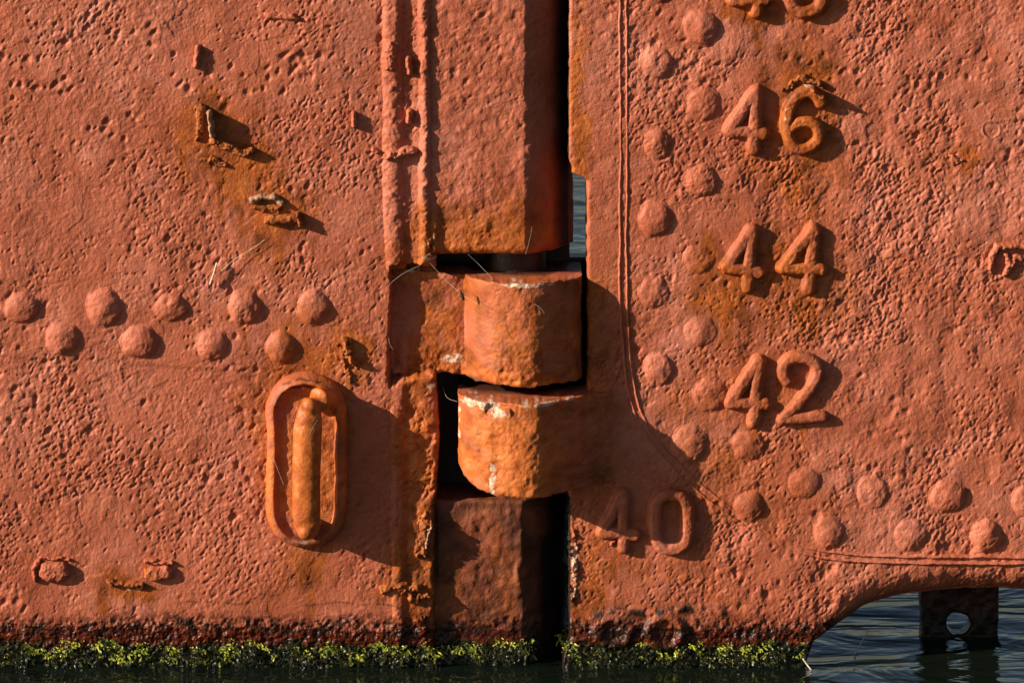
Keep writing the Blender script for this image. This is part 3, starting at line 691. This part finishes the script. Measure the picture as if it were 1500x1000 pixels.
def union_tubes(name, specs, mat, parent, voxel=.0022, **kw):
    V = []; F = []; o = 0
    for pts, rad, sx, sd in specs:
        P = np.array([W(*map(np.float64, p)) for p in pts]); R = np.array(rad)*S
        T = np.gradient(P, axis=0); T /= np.linalg.norm(T, axis=1)[:, None]
        rings = []
        for q, c in [(-1, .02), (-.92, .4), (-.7, .72), (-.38, .93)]: rings.append((P[0]+T[0]*q*R[0], T[0], R[0]*c))
        for i in range(len(P)): rings.append((P[i], T[i], R[i]))
        for q, c in [(.38, .93), (.7, .72), (.92, .4), (1, .02)]: rings.append((P[-1]+T[-1]*q*R[-1], T[-1], R[-1]*c))
        n = 24
        for p, t, r in rings:
            up = np.array([0, 1., 0]) if abs(t[1]) < .75 else np.array([0, 0, 1.])
            s = np.cross(t, up); s /= np.linalg.norm(s); u = np.cross(s, t)
            for k in range(n):
                a = 2*math.pi*k/n; V.append(p+s*math.cos(a)*r*sx+u*math.sin(a)*r*sd)
        for i in range(len(rings)-1):
            for k in range(n): a, b = o+i*n+k, o+i*n+(k+1) % n; F.append((a, b, b+n, a+n))
        F.append((o, o+1, o+2, o+3)) if False else None
        o = len(V)
    ob = raw_mesh(name, np.array(V), F, mat); link(ob, parent, **kw)
    m = ob.modifiers.new('remesh', 'REMESH'); m.mode = 'VOXEL'; m.voxel_size = voxel; m.use_smooth_shade = True
    m = ob.modifiers.new('smooth', 'SMOOTH'); m.factor = .6; m.iterations = 3
    tx = bpy.data.textures.new('dents', 'CLOUDS'); tx.noise_scale = .012
    m = ob.modifiers.new('displace', 'DISPLACE'); m.texture = tx; m.strength = .0018; m.mid_level = .5; m.texture_coords = 'GLOBAL'
    return ob
union_tubes('handle_bow', [
    ([(484, 594, 0), (478, 582, 16), (468, 578, 32), (457, 584, 44)], [17, 18, 18, 15], 1, 1),
    ([(456, 590, 43), (455, 600, 44), (453, 620, 43), (451, 680, 42), (451, 740, 42), (453, 758, 42), (453, 766, 42)], [12, 14, 15.5, 15, 15, 14.5, 12], 1.38, 1.0),
    ([(452, 766, -4), (452, 766, 20), (451, 765, 40), (451, 765, 46)], [17, 15, 15, 13], 1, 1)],
    M_RUST, rudder, label='thick orange-stained vertical grab bar')

# ------------------------------------------------------------------ water and the post behind
def plane(name, x0, x1, y0, y1, z, mat):
    V = [(x0, y0, z), (x1, y0, z), (x1, y1, z), (x0, y1, z)]
    return raw_mesh(name, V, [(0, 1, 2, 3)], mat, False)
wz = -.476
link(plane('water', -3000, 3000, -3000, 4000, wz, M_WATER), None, kind='structure')

def post_behind():
    # flat iron tongue with a round hole standing in the water behind the stern, real thickness 30 mm
    def f(X, Y):
        side = np.minimum(X-1366-2*vn(X, Y, 20, 700), 1482+2*vn(X, Y, 20, 701)-X)
        return np.minimum(np.minimum(side, Y-838), np.hypot(X-1422, (Y-957)*1.1)-18-1.2*vn(X, Y, 8, 702))
    def dep(X, Y): return -150+1.5*vn(X, Y, 20, 703)+1.0*vn(X, Y, 7, 704)+edge(f(X, Y), 5)
    def mk(X, Y):
        m = np.zeros(X.shape+(6,)); m[..., 0] = .6; m[..., 1] = .72; m[..., 2] = .85; m[..., 3] = ss(925, 955, Y+10*vn(X, Y, 20, 705)); return m
    o = relief('slotted_iron_post', axis(1355, 1496, 1.6), axis(830, 1200, 1.6), dep, f, -182, mask_fn=mk,
               label='dark wet iron post with a round hole standing in the water under the arched edge', cat='iron post')
    return o
post_behind()

# ------------------------------------------------------------------ algae fringe
M_WEED = rust_material('dark_wet_weed', [(.3, (.006, .006, .002)), (.5, (.020, .020, .004)), (.66, (.06, .062, .009)), (.8, (.18, .16, .03))], .28, 70, spec=.5)
def fronds(name, clumps, mat, label, cat, seed, rmul=1.0, hang=1.0):
    rg = random.Random(seed); V = []; F = []
    def P(a, b, c): V.append(W(np.float64(a), np.float64(b), np.float64(c)))
    for cx, cy, s in clumps:
        base = -12-.9*max(0, cx-764) if 640 < cx < 832 else 3
        for _ in range(int(14*s)+3):
            px = cx+rg.gauss(0, 5.5*s); py = cy+rg.gauss(0, 3.6*s); dp = base+rg.uniform(-1, 6)*s
            if px > 1178: continue
            # a crumpled ribbon of 3 to 5 quads that droops from its root
            r = rg.choice((.5, .7, .9, 1.3))*(.7+.4*s)*rmul; a = rg.uniform(0, 6.28); n = rg.choice((3, 4, 5)); o = len(V)
            for k in range(n+1):
                wd = r*(1-.55*abs(k/n-.4))*rg.uniform(.7, 1.3)
                P(px-math.sin(a)*wd, py+math.cos(a)*wd, dp+rg.uniform(-.5, .9)*r)
                P(px+math.sin(a)*wd, py-math.cos(a)*wd, dp+rg.uniform(-.5, .9)*r)
                a += rg.uniform(-.9, .9); px += math.cos(a)*r*1.1; py += math.sin(a)*r*.8+.45*r*hang; dp += rg.uniform(-.5, .8)*r
            for k in range(n): F.append((o+2*k, o+2*k+1, o+2*k+3, o+2*k+2))
    ob = raw_mesh(name, np.array(V), F, mat, True)
    return link(ob, None, kind='stuff', label=label, cat=cat)
def growth():
    rg = random.Random(5)
    edge_y = lambda x: 945+4*math.sin(x*.031)+4*math.sin(x*.11+1)+3*math.sin(x*.27)
    bright = []
    for bx, s in [(6, .8), (44, .9), (52, .7), (68, .7), (94, 1.3), (108, 1.2), (152, 1.3), (166, 1.1), (182, 1.4), (203, 1.2), (250, .7), (240, .6), (278, .6), (296, .6), (333, 1.3), (336, 1.0), (362, .8),
                  (381, .8), (430, .6), (455, .7), (488, 1.3), (494, .9), (520, 1.3), (545, .8), (562, .8), (575, 1.3), (590, 1.4), (600, .9), (628, 1.0), (634, .8), (660, .6), (682, 1.0), (690, .9), (704, .7), (736, .8), (745, .7), (772, .9), (768, .7),
                  (828, 1.2), (832, 1.2), (830, 1.0), (868, .7), (932, .6), (984, .8), (1018, .9), (1030, 1.0), (1058, 1.4), (1062, 1.0), (1092, .9), (1102, 1.0), (1120, .6), (1132, .6), (-40, 1), (-80, 1)]:
        for _ in range(2): bright.append((bx+rg.uniform(-7, 7), edge_y(bx)+rg.uniform(-3, 9)+(10 if rg.random() < .2 else 0), s*rg.uniform(.7, 1.05)))
    dark = []
    for _ in range(360):
        x = rg.uniform(-120, 1190)
        if 786 < x < 822: continue
        if math.sin(x*.09)+math.sin(x*.041+2) < -.7: continue
        dark.append((x, edge_y(x)+rg.uniform(3, 30), rg.uniform(.5, 1.2)))
    for _ in range(90):
        x = rg.uniform(-120, 1180)
        if 786 < x < 822: continue
        bright.append((x, edge_y(x)+rg.uniform(2, 24), rg.uniform(.25, .5)))
    fronds('algae', bright, M_ALGAE, 'bright yellow-green algae tufts along the waterline', 'algae', 8)
    fronds('dark_weed', dark, M_WEED, 'dark matted wet weed hanging just above the water', 'weed', 9, 1.15, 1.6)
growth()

# ------------------------------------------------------------------ straws, silk threads, cocoon
def straw(pts, r, label, group=None):
    n = len(pts); tube('straw', catmull(pts, 4), [r]*(len(catmull(pts, 4))), M_STRAW, None, 6, label=label, cat='straw', group=group)
straw([(318, 384, 7), (314, 398, 8), (308, 415, 6)], 1.3, 'short pale straw stuck to the red rudder above the rivets')
straw([(322, 398, 6), (345, 378, 6), (372, 362, 5), (388, 350, 5)], .35, 'very thin dry stem leading up right from the pale straw')
straw([(1176, 962, 8), (1186, 975, 12), (1204, 990, 25), (1222, 998, 40)], 1.2, 'thin curved reed stem floating beside the foot of the stern')
straw([(1256, 977, -60), (1273, 962, -90), (1284, 952, -110)], .8, 'thin stick floating on the water under the arched edge')
def thread(pts, r, label):
    q = catmull(pts, 5); tube('silk_thread', q, [r*.42]*len(q), M_WEB, None, 5, label=label, cat='spider silk', group='spider silk threads round the hinge')
thread([(568, 418, 4), (590, 400, 5), (615, 388, 6)], .45, 'fine silk thread crossing the step left of the hinge lug')
thread([(622, 376, 2), (650, 405, 10), (676, 424, 30), (700, 436, 45), (722, 446, 56)], .45, 'silk thread that carries the small cocoon')
thread([(686, 372, 4), (704, 388, 10), (722, 402, 34)], .35, 'silk thread under the bottom edge of the rudder post')
thread([(718, 456, 58), (724, 470, 59), (734, 478, 60)], .8, 'white silk scrap on the lit front of the upper lug')
thread([(783, 434, 56), (792, 440, 56), (797, 448, 54)], .8, 'white silk scrap at the shade line of the upper lug')
thread([(648, 571, -20), (655, 582, 0), (670, 581, 30)], .5, 'pale silk thread spanning the black slot left of the lower hinge lobe')
thread([(757, 577, 88), (759, 568, 60)], .4, 'upright silk thread between the two hinge lobes')
thread([(770, 372, 3), (777, 345, 4), (779, 332, 3)], .35, 'silk thread hanging at the corner of the rudder post')
thread([(392, 640, 22), (403, 668, 24), (418, 700, 40)], .4, 'silk thread stretched across the handle pad')
thread([(468, 600, 64), (458, 618, 60), (452, 632, 56)], .4, 'short silk thread on the top of the grab bar')
thread([(569, 494, 4), (572, 505, 4), (576, 511, 4)], .6, 'tiny silk curl at the shaded edge left of the lug')
tube('cocoon', [(675, 422, 30), (677, 427, 31), (679, 432, 30)], [2.2, 3.2, 2.2], M_COCOON, None, 10, label='small dark insect cocoon hanging in the silk beside the upper lug', cat='cocoon')
